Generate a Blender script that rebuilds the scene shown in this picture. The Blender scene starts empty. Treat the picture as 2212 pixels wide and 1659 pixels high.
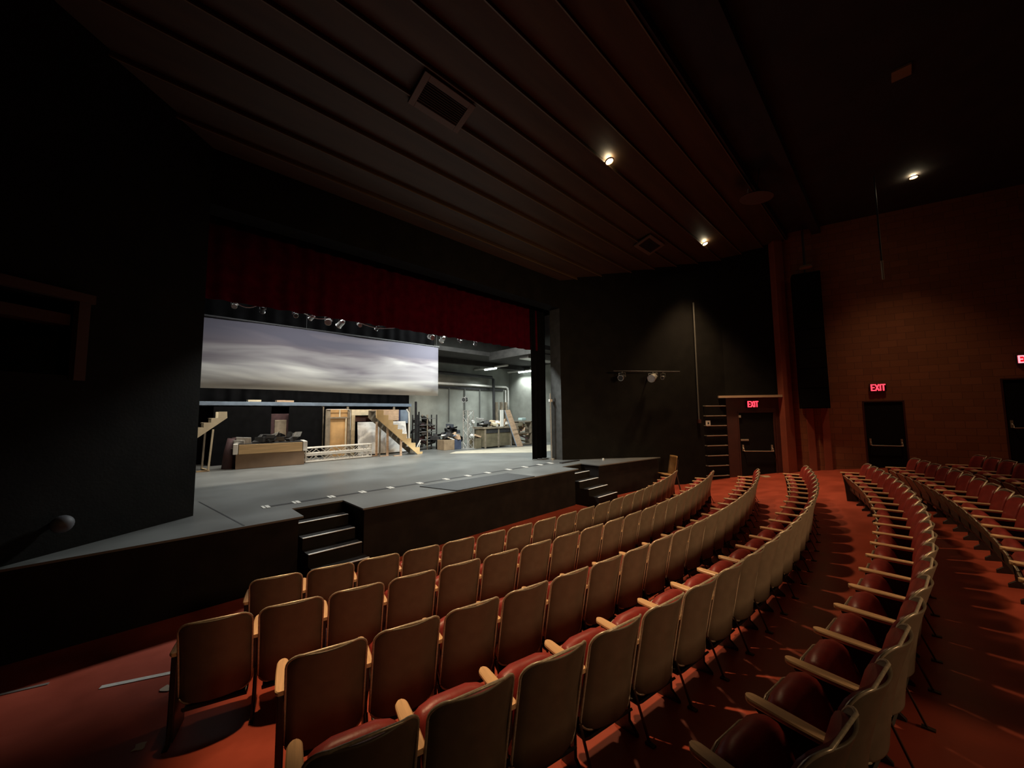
import bpy, bmesh, math, random
from mathutils import Vector, Matrix
random.seed(7)
S = bpy.context.scene
C = S.collection
# ------------------------------------------------------------------ camera
cd = bpy.data.cameras.new('camera'); cam = bpy.data.objects.new('camera', cd); C.objects.link(cam)
cd.sensor_width = 36.0; cd.lens = 810.0 / 2212.0 * 36.0; cd.clip_end = 200; cd.clip_start = 0.02
X = Vector((834.0, -55.5, -810.0)).normalized()
Zc = Vector((1, 0.0106, 0)).cross(X).normalized()
if Zc.y < 0: Zc = -Zc
Yc = Zc.cross(X)
cam.matrix_world = Matrix.Translation((0, 0, 2.33)) @ Matrix((X, Yc, Zc)).to_4x4()
S.camera = cam
# ------------------------------------------------------------------ world + exposure
w = bpy.data.worlds.new('world'); S.world = w; w.use_nodes = True
w.node_tree.nodes['Background'].inputs[0].default_value = (0.6, 0.4, 0.3, 1)
w.node_tree.nodes['Background'].inputs[1].default_value = 0.0
S.view_settings.view_transform = 'Standard'; S.view_settings.look = 'None'
S.view_settings.gamma = 1.0; S.view_settings.use_curve_mapping = False
S.view_settings.exposure = 0.0
# ------------------------------------------------------------------ lights
def area(name, loc, sx, sy, power, col, rot=(0, 0, 0), spread=math.pi):
    l = bpy.data.lights.new(name, 'AREA'); l.shape = 'RECTANGLE'; l.size = sx; l.size_y = sy
    l.energy = power; l.color = col; l.spread = spread
    o = bpy.data.objects.new(name, l); o.location = loc; o.rotation_euler = rot; C.objects.link(o); return o
def spot(name, loc, power, col, half, blend=.35, rad=.05):
    l = bpy.data.lights.new(name, 'SPOT'); l.energy = power; l.color = col; l.spot_size = 2 * math.radians(half)
    l.spot_blend = blend; l.shadow_soft_size = rad
    o = bpy.data.objects.new(name, l); o.location = loc; C.objects.link(o); return o
WARM = (1.0, .66, .36)
COOL = (.93, 1.0, .965)
DOWN = [(6.68, 3.87, 7.56), (12.26, 3.87, 7.56), (13.85, -.66, 8.28)]
for i, p in enumerate(DOWN):
    spot('downlight_beam', (p[0], p[1], p[2] - .04), (620, 1350, 340)[i], WARM, (44, 38, 44)[i], (.4, .8, 1.0)[i], .2)
# fourth ceiling lamp, above the left end of the rows and out of view
o = spot('downlight_beam', (1.1, 3.87, 7.5), 1350, WARM, 20, .45, .08)
o.rotation_euler = Vector((1.5, -.9, -7.4)).to_track_quat('-Z', 'Y').to_euler()
# house lights high on the rear wall, behind the camera
o = area('house_light', (5.2, -6.4, 4.7), 6.0, 1.0, 98, WARM, spread=math.radians(60))
o.rotation_euler = Vector((2.2, 13.0, -3.4)).to_track_quat('-Z', 'Y').to_euler()
area('stage_work_light', (2.6, 9.0, 5.7), 1.6, .4, 110, (.97, .98, .96))
area('stage_work_light', (7.0, 9.0, 5.7), 1.8, .4, 430, COOL)
area('stage_work_light', (8.7, 9.5, 6.3), .6, .6, 260, COOL)
area('stage_work_light', (3.6, 12.3, 5.6), 4.0, .4, 330, (1, .93, .80))
# ------------------------------------------------------------------ materials
MT = {}
def mat(name, col, rough=.6, metal=0.0, noise=0.0, scale=6.0, col2=None, bump=0.0, bscale=40.0, stretch=(1, 1, 1),
        emit=None, estr=0.0, spec=.5, detail=4.0, rnoise=0.0):
    if name in MT: return MT[name]
    m = bpy.data.materials.new(name); m.use_nodes = True; nt = m.node_tree; N = nt.nodes; L = nt.links
    b = N['Principled BSDF']; b.inputs['Roughness'].default_value = rough; b.inputs['Metallic'].default_value = metal
    b.inputs['Specular IOR Level'].default_value = spec
    c = (*col, 1)
    b.inputs['Base Color'].default_value = c
    if noise > 0 or col2 or bump > 0 or rnoise > 0:
        tc = N.new('ShaderNodeTexCoord'); mp = N.new('ShaderNodeMapping'); mp.inputs['Scale'].default_value = stretch
        L.new(tc.outputs['Object'], mp.inputs['Vector'])
    if noise > 0 or col2 or rnoise > 0:
        n = N.new('ShaderNodeTexNoise'); n.inputs['Scale'].default_value = scale; n.inputs['Detail'].default_value = detail
        L.new(mp.outputs[0], n.inputs['Vector'])
        r = N.new('ShaderNodeValToRGB'); r.color_ramp.elements[0].position = .32; r.color_ramp.elements[1].position = .68
        k = 1 - noise
        r.color_ramp.elements[0].color = (col[0] * k, col[1] * k, col[2] * k, 1)
        r.color_ramp.elements[1].color = (*(col2 or tuple(min(1, x * (1 + noise)) for x in col)), 1)
        L.new(n.outputs['Fac'], r.inputs[0]); L.new(r.outputs[0], b.inputs['Base Color'])
        if rnoise > 0:
            mr = N.new('ShaderNodeMapRange'); mr.inputs['To Min'].default_value = rough - rnoise; mr.inputs['To Max'].default_value = rough + rnoise
            L.new(n.outputs['Fac'], mr.inputs['Value']); L.new(mr.outputs[0], b.inputs['Roughness'])
    if bump > 0:
        n2 = N.new('ShaderNodeTexNoise'); n2.inputs['Scale'].default_value = bscale; n2.inputs['Detail'].default_value = 3
        L.new(mp.outputs[0], n2.inputs['Vector'])
        bp = N.new('ShaderNodeBump'); bp.inputs['Strength'].default_value = bump; bp.inputs['Distance'].default_value = .01
        L.new(n2.outputs['Fac'], bp.inputs['Height']); L.new(bp.outputs[0], b.inputs['Normal'])
    if emit:
        b.inputs['Emission Color'].default_value = (*emit, 1); b.inputs['Emission Strength'].default_value = estr
    MT[name] = m; return m
floor_red = mat('red_painted_floor', (.37, .062, .033), .42, noise=.18, scale=2.2, bump=.12, bscale=14, rnoise=.1)
olive = mat('olive_seat_metal', (.165, .125, .085), .42, noise=.12, scale=9, bump=.06, bscale=30, rnoise=.08)
rimm = mat('highlit_metal_rim', (.62, .52, .38), .32, metal=.35, noise=.2, scale=60)  # paler than the seat metal to paint in the highlight along its edges
vinyl = mat('red_vinyl', (.32, .04, .032), .42, noise=.15, scale=12, bump=.1, bscale=60)
armwood = mat('varnished_armrest_wood', (.86, .55, .30), .3, noise=.15, scale=5, stretch=(12, 1, 12), bump=.05)
irond = mat('dark_cast_iron', (.035, .022, .018), .45, noise=.2, scale=20)
blackp = mat('black_wall_paint', (.0065, .006, .005), .8, spec=.15, noise=.3, scale=3, bump=.2, bscale=30)
blackcloth = mat('black_drape_cloth', (.0035, .0035, .004), .95, spec=.1, noise=.3, scale=5)
ceilm = mat('dark_brown_ceiling_board', (.050, .026, .011), .6, noise=.25, scale=1.5, stretch=(.4, 3, 1))
ceilb = mat('black_ceiling_paint', (.02, .013, .011), .85, noise=.3, scale=2)
stagefl = mat('grey_black_stage_floor', (.135, .138, .134), .4, noise=.16, scale=1.1, bump=.05, bscale=8, rnoise=.08, detail=6)
stageface = mat('black_stage_facing', (.010, .0075, .0065), .75, spec=.2, noise=.3, scale=4)
greyblock = mat('grey_painted_block', (.27, .28, .25), .75, noise=.2, scale=1.6, bump=.2, bscale=20)
pinew = mat('pale_pine_wood', (.66, .50, .30), .55, noise=.12, scale=4, stretch=(1, 8, 8))
creamw = mat('cream_painted_wood', (.70, .60, .42), .55, noise=.12, scale=5)
plyw = mat('orange_plywood', (.52, .31, .13), .55, noise=.2, scale=2.5)
greywood = mat('weathered_grey_lumber', (.22, .18, .13), .7, noise=.3, scale=6)
brownp = mat('brown_painted_panel', (.17, .105, .06), .6, noise=.15, scale=3)
whitep = mat('white_paint', (.78, .77, .72), .5, noise=.06, scale=5)
darkst = mat('dark_steel', (.03, .03, .032), .5, noise=.25, scale=10)
greyst = mat('grey_aluminium', (.5, .5, .48), .35, metal=.6, noise=.15, scale=20)
nosing = mat('white_stair_nosing', (.75, .72, .66), .5, noise=.15, scale=30)
chrome = mat('brushed_door_metal', (.6, .55, .45), .35, metal=.7)
doorb = mat('black_door_paint', (.005, .0045, .0045), .6, spec=.2, noise=.2, scale=4)
frameb = mat('dark_maroon_trim_paint', (.06, .016, .012), .55, noise=.15, scale=4)
bluep = mat('blue_grey_paint', (.16, .21, .28), .6, noise=.2, scale=4)
tape = mat('white_floor_tape', (.75, .72, .66), .6, noise=.1, scale=20)
maroon = mat('dark_maroon_cloth', (.05, .022, .025), .8, noise=.35, scale=6)
trimr = mat('lamp_trim', (.25, .16, .09), .4, noise=.1)
bulb = mat('lamp_glow', (1, .9, .7), .5, emit=(1, .86, .55), estr=60)
tubeglow = mat('fluorescent_glow', (1, 1, 1), .5, emit=(.85, 1, .95), estr=6)
redglow = mat('exit_letter_glow', (1, .1, .1), .5, emit=(1, .035, .06), estr=2.6)
redglow2 = mat('exit_face_red', (.5, .01, .015), .5, emit=(1, .01, .03), estr=.5)
valm = mat('red_velvet', (.062, .0003, .006), .95, spec=.05, noise=.25, scale=6)
beige = mat('beige_box_paint', (.42, .30, .19), .6, noise=.1, scale=6)
tanw = mat('bare_plywood_seat', (.40, .24, .10), .45, noise=.2, scale=5, stretch=(1, 6, 1))
pinkw = mat('salmon_raw_board', (.52, .36, .24), .6, noise=.2, scale=3, stretch=(2, 1, 6))
binm = mat('black_plastic', (.012, .012, .014), .35, noise=.3, scale=8)
rib = mat('brown_grille_metal', (.05, .03, .02), .5)
olbench = mat('olive_brown_board', (.14, .12, .075), .65, noise=.25, scale=4)

def brick_mat():
    m = bpy.data.materials.new('reddish_brick_wall'); m.use_nodes = True; nt = m.node_tree; N = nt.nodes; L = nt.links
    b = N['Principled BSDF']; b.inputs['Roughness'].default_value = .8
    tc = N.new('ShaderNodeTexCoord'); mp = N.new('ShaderNodeMapping'); L.new(tc.outputs['UV'], mp.inputs['Vector'])
    t = N.new('ShaderNodeTexBrick'); L.new(mp.outputs[0], t.inputs['Vector'])
    t.inputs['Color1'].default_value = (.20, .066, .026, 1); t.inputs['Color2'].default_value = (.25, .085, .034, 1)
    t.inputs['Mortar'].default_value = (.13, .04, .022, 1); t.inputs['Scale'].default_value = 1
    t.inputs['Brick Width'].default_value = .4; t.inputs['Row Height'].default_value = .2; t.inputs['Mortar Size'].default_value = .006
    L.new(t.outputs['Color'], b.inputs['Base Color'])
    bp = N.new('ShaderNodeBump'); bp.inputs['Strength'].default_value = .35; bp.inputs['Distance'].default_value = .01; bp.invert = True
    L.new(t.outputs['Fac'], bp.inputs['Height']); L.new(bp.outputs[0], b.inputs['Normal'])
    return m
brick = brick_mat()
redpl = mat('red_plaster', (.24, .055, .028), .7, noise=.12, scale=2, bump=.1)

def sky_mat():
    """a painted sky backcloth: soft stretched clouds in greys and violets, paler toward its hem"""
    m = bpy.data.materials.new('painted_cloud_cloth'); m.use_nodes = True; nt = m.node_tree; N = nt.nodes; L = nt.links
    b = N['Principled BSDF']; b.inputs['Roughness'].default_value = .9
    tc = N.new('ShaderNodeTexCoord'); mp = N.new('ShaderNodeMapping'); mp.inputs['Scale'].default_value = (.30, 1, 1.9)
    mp.inputs['Rotation'].default_value = (0, math.radians(5), 0); mp.inputs['Location'].default_value = (3.2, 0, 1.35)
    L.new(tc.outputs['Object'], mp.inputs['Vector'])
    n = N.new('ShaderNodeTexNoise'); n.inputs['Scale'].default_value = 1.15; n.inputs['Detail'].default_value = 3.5
    n.inputs['Roughness'].default_value = .45; n.inputs['Distortion'].default_value = .5
    L.new(mp.outputs[0], n.inputs['Vector'])
    sp = N.new('ShaderNodeSeparateXYZ'); L.new(tc.outputs['Object'], sp.inputs[0])
    g = N.new('ShaderNodeMapRange'); g.inputs['From Min'].default_value = 0; g.inputs['From Max'].default_value = 1.66
    g.inputs['To Min'].default_value = .30; g.inputs['To Max'].default_value = -.32
    L.new(sp.outputs['Z'], g.inputs['Value'])
    ad = N.new('ShaderNodeMath'); ad.operation = 'ADD'; L.new(n.outputs['Fac'], ad.inputs[0]); L.new(g.outputs[0], ad.inputs[1])
    r = N.new('ShaderNodeValToRGB'); e = r.color_ramp.elements
    e[0].position = .25; e[0].color = (.085, .08, .105, 1)
    e[1].position = .86; e[1].color = (.78, .78, .72, 1)
    k = e.new(.42); k.color = (.13, .115, .135, 1); k = e.new(.60); k.color = (.30, .29, .295, 1)
    L.new(ad.outputs[0], r.inputs[0]); L.new(r.outputs[0], b.inputs['Base Color'])
    return m
skym = sky_mat()
def smear_mat():
    m = bpy.data.materials.new('smeared_white_board'); m.use_nodes = True; nt = m.node_tree; N = nt.nodes; L = nt.links
    b = N['Principled BSDF']; b.inputs['Roughness'].default_value = .6
    tc = N.new('ShaderNodeTexCoord'); n = N.new('ShaderNodeTexNoise'); n.inputs['Scale'].default_value = 2.2; n.inputs['Detail'].default_value = 5
    n.inputs['Distortion'].default_value = 1.2; L.new(tc.outputs['Object'], n.inputs['Vector'])
    r = N.new('ShaderNodeValToRGB'); e = r.color_ramp.elements
    e[0].position = .38; e[0].color = (.42, .42, .42, 1); e[1].position = .56; e[1].color = (.78, .78, .76, 1)
    L.new(n.outputs['Fac'], r.inputs[0]); L.new(r.outputs[0], b.inputs['Base Color']); return m
smear = smear_mat()

# ------------------------------------------------------------------ mesh helpers
class MB:
    def __init__(s): s.bm = bmesh.new()
    def hexa(s, p):
        v = [s.bm.verts.new(q) for q in p]
        for f in ((0, 3, 2, 1), (4, 5, 6, 7), (0, 1, 5, 4), (1, 2, 6, 5), (2, 3, 7, 6), (3, 0, 4, 7)): s.bm.faces.new([v[i] for i in f])
        return s
    def box(s, x0, x1, y0, y1, z0, z1):
        return s.hexa([(x0, y0, z0), (x1, y0, z0), (x1, y1, z0), (x0, y1, z0), (x0, y0, z1), (x1, y0, z1), (x1, y1, z1), (x0, y1, z1)])
    def obox(s, c, ax, ay, az):
        c, ax, ay, az = map(Vector, (c, ax, ay, az))
        P = [c + a * ax + b * ay + d * az for d in (-1, 1) for a, b in ((-1, -1), (1, -1), (1, 1), (-1, 1))]
        return s.hexa(P)
    def bar(s, p0, p1, w, h, up=(0, 0, 1)):
        p0, p1 = Vector(p0), Vector(p1); d = (p1 - p0); L = d.length; d.normalize(); u = Vector(up)
        if abs(d.dot(u)) > .98: u = Vector((0, 1, 0))
        sd = d.cross(u).normalized(); u = sd.cross(d).normalized()
        return s.obox((p0 + p1) / 2, d * L / 2, sd * w / 2, u * h / 2)
    def tube(s, pts, r, n=8, closed=False, cap=True):
        pts = [Vector(p) for p in pts]; rings = []; m = len(pts)
        for i, p in enumerate(pts):
            a = pts[(i - 1) % m] if (closed or i > 0) else pts[i]; b = pts[(i + 1) % m] if (closed or i < m - 1) else pts[i]
            d = (b - a).normalized(); u = Vector((0, 0, 1))
            if abs(d.dot(u)) > .9: u = Vector((0, 1, 0)) if abs(d.y) < .9 else Vector((1, 0, 0))
            sd = d.cross(u).normalized(); u = sd.cross(d)
            rr = r[i] if isinstance(r, (list, tuple)) else r
            rings.append([s.bm.verts.new(p + (sd * math.cos(2 * math.pi * k / n) + u * math.sin(2 * math.pi * k / n)) * rr) for k in range(n)])
        for i in range(m if closed else m - 1):
            A, B = rings[i], rings[(i + 1) % m]
            for k in range(n): s.bm.faces.new((A[k], A[(k + 1) % n], B[(k + 1) % n], B[k]))
        if cap and not closed: s.bm.faces.new(rings[0][::-1]); s.bm.faces.new(rings[-1])
        return s
    def cyl(s, p0, p1, r, n=16): return s.tube([p0, p1], r, n)
    def prism(s, poly, d):
        d = Vector(d); A = [s.bm.verts.new(Vector(p)) for p in poly]; B = [s.bm.verts.new(Vector(p) + d) for p in poly]
        s.bm.faces.new(A[::-1]); s.bm.faces.new(B); n = len(A)
        for i in range(n): s.bm.faces.new((A[i], A[(i + 1) % n], B[(i + 1) % n], B[i]))
        return s
    def grid(s, rows, closed=False):
        V = [[s.bm.verts.new(p) for p in r] for r in rows]
        for i in range(len(V) - 1):
            for j in range(len(V[0]) - 1): s.bm.faces.new((V[i][j], V[i][j + 1], V[i + 1][j + 1], V[i + 1][j]))
        return s
    def mesh(s, name, m, bevel=0.0, seg=2, smooth=False):
        bmesh.ops.recalc_face_normals(s.bm, faces=s.bm.faces[:])
        if bevel > 0:
            bmesh.ops.bevel(s.bm, geom=[e for e in s.bm.edges if len(e.link_faces) == 2 and e.calc_face_angle(0) > .5], offset=bevel, segments=seg, affect='EDGES', profile=.5)
        me = bpy.data.meshes.new(name); s.bm.to_mesh(me); s.bm.free(); me.materials.append(m)
        if smooth:
            for p in me.polygons: p.use_smooth = True
        return me
    def obj(s, name, m, parent=None, bevel=0.0, seg=2, smooth=False, **kw):
        return link(name, s.mesh(name, m, bevel, seg, smooth), parent, **kw)
def link(name, me, parent=None, **kw):
    o = bpy.data.objects.new(name, me); C.objects.link(o)
    if parent: o.parent = parent
    for k, v in kw.items(): o[k] = v
    return o
def thing(name, label, cat, loc=(0, 0, 0), rz=0, group=None):
    o = bpy.data.objects.new(name, None); C.objects.link(o); o.location = loc; o.rotation_euler = (0, 0, rz); o.empty_display_size = .1
    o['label'] = label; o['category'] = cat
    if group: o['group'] = group
    return o
def tag(o, label, cat, group=None, kind=None):
    o['label'] = label; o['category'] = cat
    if group: o['group'] = group
    if kind: o['kind'] = kind
    return o
def struct(name, mb, m, **k):
    o = mb.obj(name, m, **k); o['kind'] = 'structure'; return o
def dup(root, loc, rz, label=None):
    r = root.copy(); C.objects.link(r); r.location = loc; r.rotation_euler = (0, 0, rz)
    if label: r['label'] = label
    def rec(a, b):
        for ch in a.children:
            c = ch.copy(); C.objects.link(c); c.parent = b; rec(ch, c)
    rec(root, r); return r

# ------------------------------------------------------------------ setting
CX, CY = 5.7, 21.0           # centre of the seating arcs
FT = [(0, 0), (17.0, 0), (17.45, .0), (18.27, .09), (19.2, .175), (20.12, .29), (21.15, .4), (22.0, .51), (22.95, .61), (26, .95), (32, 1.6)]
def floor_z(x, y):
    r = math.hypot(x - CX, y - CY)
    for (a, za), (b, zb) in zip(FT, FT[1:]):
        if r <= b: return za + (zb - za) * (r - a) / (b - a)
    return FT[-1][1]
def pol(r, deg): a = math.radians(deg); return (CX + r * math.sin(a), CY - r * math.cos(a))
rows = []
radii = [14.5, 16, 17.0, 17.45, 17.8, 18.27, 18.7, 19.2, 19.7, 20.12, 20.6, 21.15, 21.6, 22.0, 22.5, 22.95, 24, 26, 28, 32]
for r in radii:
    rows.append([(*pol(r, a), floor_z(*pol(r, a))) for a in range(-44, 62, 2)])
struct('floor', MB().grid(rows), floor_red)
# polygons round the stage
APR = [(-3.6, 6.05), (1.68, 6.0), (1.68, 6.62), (2.45, 6.62), (2.45, 5.8), (8.0, 5.8), (8.0, 6.35), (8.9, 6.35), (8.9, 5.75), (11.75, 5.35), (9.4, 7.4), (9.4, 7.7), (15, 7.7), (15, 15.2), (-2.6, 15.2), (-2.6, 7.7), (.4, 7.7), (.4, 7.3), (-3.6, 7.3)]
def stage_solid(poly, z0, z1): return MB().prism([(x, y, z0) for x, y in poly], (0, 0, z1 - z0))
struct('floor_stage', stage_solid(APR, .885, .91), stagefl)
INS = [(-3.6, 6.1), (1.63, 6.05), (1.63, 6.67), (2.5, 6.67), (2.5, 5.88), (7.95, 5.88), (7.95, 6.4), (8.95, 6.4), (8.95, 5.82), (11.75, 5.42), (9.4, 7.4), (-3.6, 7.3)]
struct('wall_stage_front', stage_solid(INS, -.02, .884), stageface)
# walls along segments, with openings
def seg_wall(name, p0, p1, z0, z1, m, th=.18, side=1, openings=(), uv=False):
    p0, p1 = Vector((*p0, 0)), Vector((*p1, 0)); d = (p1 - p0); L = d.length; d.normalize(); nrm = Vector((d.y, -d.x, 0)) * side
    mb = MB(); s = 0
    def piece(a, b, za, zb):
        if b - a < .001 or zb - za < .001: return
        c = p0 + d * (a + b) / 2 - nrm * th / 2 + Vector((0, 0, (za + zb) / 2)); mb.obox(c, d * (b - a) / 2, nrm * th / 2, Vector((0, 0, (zb - za) / 2)))
    for (a, b, zb_, zt) in openings:
        piece(s, a, z0, z1); piece(a, b, zt, z1); piece(a, b, z0, zb_); s = b
    piece(s, L, z0, z1)
    if uv:
        u = mb.bm.loops.layers.uv.new('UVMap')
        for f in mb.bm.faces:
            for l in f.loops: l[u].uv = ((l.vert.co - p0).dot(d), l.vert.co.z)
    return struct(name, mb, m), p0, d, nrm
BW0, BW1 = (9.15, 7.22), (13.98, 4.03)
seg_wall('wall_black_right', BW0, BW1, -.1, 9.6, blackp)
DW0, DW1 = (13.98, 4.03), (15.0, 2.68)
_, dp, dd, dn = seg_wall('wall_door_right', DW0, DW1, -.1, 2.78, frameb, openings=((.34, 1.46, -.1, 2.32),))
seg_wall('wall_above_door_right', DW0, DW1, 2.86, 9.6, blackp)
RW0, RW1 = (15.2, 2.6), (17.4, -5.74)
_, rp, rd, rn = seg_wall('wall_right', RW0, RW1, -.1, 9.8, brick, openings=((1.91, 2.83, -.1, 2.6), (4.72, 5.64, -.1, 3.13)), uv=True)
# proscenium wall
pm = MB(); pm.box(-3.6, .56, 7.2, 7.62, .9, 9.5); pm.box(.56, 9.15, 7.2, 7.62, 5.62, 9.5)
struct('wall_proscenium', pm, blackp)
struct('trim_stage_pillar_right', MB().box(9.15, 9.5, 7.22, 7.62, .9, 9.5), mat('stage_lit_jamb_paint', (.06, .06, .057), .7, noise=.25, scale=6, bump=.2))  # jamb kept greyer than the black wall; stage light painted into its colour
seg_wall('wall_left_front', (-3.6, 4.2), (.56, 7.2), .0, 9.5, blackp, openings=((.9, 3.75, 2.8, 3.62),))
lb = MB(); lb.box(-5.4, -.2, 6.95, 7.15, 2.0, 3.9)
struct('wall_left_niche', lb, blackp)
struct('wall_left', MB().box(-3.8, -3.6, -6, 4.25, -.1, 9.5), blackp)
struct('wall_rear', MB().box(-4, 18, -7.0, -6.8, -.1, 10), redpl)
struct('wall_stage_back', MB().box(-2.8, 14.6, 15.0, 15.2, .88, 7.4), greyblock)
struct('wall_stage_right', MB().box(14.4, 14.6, 7.6, 15.0, .88, 7.4), greyblock)
struct('wall_stage_left', MB().box(-2.8, -2.6, 7.6, 15.0, .88, 7.4), blackp)
struct('ceiling_stage', MB().box(-2.8, 14.6, 7.3, 15.2, 7.3, 7.4), blackp)
# ceiling of stepped boards, each running across the house
def cz(y): return 6.4 + .33 * (7.5 - y)
cm = MB(); ys = [7.62, 6.88, 6.42, 5.84, 5.37, 4.92, 4.46, 3.95, 3.42, 2.87, 2.3]
for a, b in zip(ys, ys[1:]):
    # each board drops a small lip at its rear edge
    cm.hexa([(-4, b, cz(b) - .01), (18, b, cz(b) - .01), (18, a, cz(a) + .05), (-4, a, cz(a) + .05), (-4, b, cz(b) + .12), (18, b, cz(b) + .12), (18, a, cz(a) + .17), (-4, a, cz(a) + .17)])
    cl_ = MB() if b == ys[1] else cl_; cl_.box(-4, 18, b - .008, b + .010, cz(b) - .035, cz(b) - .011)
struct('ceiling', cm, ceilm)
struct('trim_ceiling_lips', cl_, mat('lit_board_edge', (.12, .075, .036), .5))  # lips paler than the boards: the light they catch is painted in
cb = MB(); cb.box(-4, 18, -7, 2.28, 8.34, 8.5); cb.box(-4, 18, 2.24, 2.28, 8.12, 8.4); cb.box(-4, 18, 1.4, 1.62, 8.12, 8.34)
struct('ceiling_rear', cb, ceilb)
# red fin / pilaster between the front-right door and the right wall
pl = MB(); pl.obox((15.07, 2.62, 4.9), (.13, -.10, 0), (.12, .155, 0), (0, 0, 5.0))
struct('trim_pilaster_right', pl, redpl, bevel=.02)
pl = MB()
for s_, w_ in ((.62, .1), (1.0, .1)):
    c = rp + rd * s_ + Vector((0, 0, 1.45)); pl.obox(c + rn * .04, rd * w_, rn * .04, (0, 0, 1.5))
struct('trim_folded_panel_right', pl, redpl, bevel=.02)
# ledge above the front-right door
lm = MB(); c0 = dp + dd * (-.28) + Vector((0, 0, 2.82)); c1 = dp + dd * 1.66 + Vector((0, 0, 2.82))
lm.bar(c0 + dn * .06, c1 + dn * .06, .24, .075); struct('trim_door_ledge', lm, mat('tan_ledge_paint', (.5, .36, .24), .5))

# ------------------------------------------------------------------ doors, bars and exit signs
def door(n, base, d, nrm, a, b, z0, z1, barz, hand=1):
    t = MB(); rec = .05
    c = base + d * (a + b) / 2 - nrm * rec + Vector((0, 0, (z0 + z1) / 2))
    t.obox(c, d * ((b - a) / 2 - .03), nrm * .025, (0, 0, (z1 - z0) / 2 - .02))
    o = struct('door_%d' % n, t, doorb, bevel=.004)
    f = MB()
    for s_ in (a + .015, b - .015): f.obox(base + d * s_ - nrm * .05 + Vector((0, 0, (z0 + z1) / 2)), d * .02, nrm * .065, (0, 0, (z1 - z0) / 2))
    f.obox(base + d * (a + b) / 2 - nrm * .05 + Vector((0, 0, z1 - .015)), d * (b - a) / 2, nrm * .065, (0, 0, .02))
    f.obj('door_frame', frameb, o, bevel=.004)
    g = MB(); pa, pb = base + d * (a + .12), base + d * (b - .12); up = Vector((0, 0, barz))
    for q in (pa, pb):
        g.obox(q - nrm * .012 + up + Vector((0, 0, .1)), d * .022, nrm * .016, (0, 0, .1))
        g.tube([q + up + Vector((0, 0, .1)), q + nrm * .05 + up + Vector((0, 0, .07)), q + nrm * .075 + up], .016)
    g.tube([pa + nrm * .075 + up, pb + nrm * .075 + up], .015, 10)
    g.obj('push_bar', chrome, o, label='pale metal push bar')
    return o
d1 = door(1, dp, dd, dn, .34, 1.46, -.02, 2.32, 1.02)
k = MB(); k.obox(dp + dd * .52 - dn * .01 + Vector((0, 0, 1.38)), dd * .12, dn * .02, (0, 0, .03)); k.obj('lock_plate', chrome, d1, bevel=.004)
k = MB(); k.obox(dp + dd * .40 - dn * .0 + Vector((0, 0, 2.16)), dd * .035, dn * .03, (0, 0, .04)); k.obj('door_stop', chrome, d1, bevel=.006)
door(2, rp, rd, rn, 1.91, 2.83, .3, 2.6, 1.27)
door(3, rp, rd, rn, 4.72, 5.64, .7, 3.13, 1.82)
def letters(d, nrm, c, h, wdt, mb):
    # strokes of E X I T in a unit cell, width .62
    G = {'E': [((0, 0), (0, 1)), ((0, 1), (.55, 1)), ((0, .5), (.48, .5)), ((0, 0), (.55, 0))], 'X': [((0, 0), (.6, 1)), ((0, 1), (.6, 0))],
         'I': [((.1, 0), (.1, 1))], 'T': [((.3, 0), (.3, 1)), ((0, 1), (.6, 1))]}
    adv = {'E': .78, 'X': .82, 'I': .38, 'T': .6}; tot = .78 + .82 + .38 + .6; x = -tot / 2
    for ch in 'EXIT':
        for p, q in G[ch]:
            P = c + d * ((x + p[0]) * wdt / tot) + Vector((0, 0, (p[1] - .5) * h)); Q = c + d * ((x + q[0]) * wdt / tot) + Vector((0, 0, (q[1] - .5) * h))
            e = (Q - P).normalized() * .012; mb.bar(P - e, Q + e, .032, .012, up=nrm)
        x += adv[ch]
def exit_sign(base, d, nrm, s_, z, label, out=.05, wd=.30, hh=.17):
    # seen from inside the house the word reads along d
    t = thing('exit_sign', label, 'exit sign', base + d * s_ + Vector((0, 0, z)), 0, 'lit exit signs above the doors')
    m = MB(); m.obox(nrm * out, d * (wd / 2 + .035), nrm * .03, (0, 0, hh / 2 + .035)); m.obj('housing', darkst, t, bevel=.008)
    m = MB(); m.obox(nrm * (out + .0315), d * (wd / 2 + .02), nrm * .002, (0, 0, hh / 2 + .015)); m.obj('face_plate', redglow2 if s_ > 4 else doorb, t)
    m = MB(); letters(d, nrm, nrm * (out + .042), hh, wd, m); m.obj('letters', redglow if s_ < 4 else mat('exit_cut_letters', (.9, .5, .5), .5, emit=(1, .25, .3), estr=2.0), t, label='glowing red letters EXIT')
    m = MB(); m.obox(nrm * (out - .04), d * .03, nrm * .03, (0, 0, .05)); m.obj('bracket', darkst, t)
exit_sign(dp, dd, dn, .80, 2.565, 'red lit EXIT sign above the black front door under the tan ledge')
exit_sign(rp, rd, rn, 2.28, 3.0, 'red lit EXIT sign on the brick wall above the middle black door')
exit_sign(rp, rd, rn, 5.2, 3.62, 'red lit EXIT sign cut off by the right edge of the photo')

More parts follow.
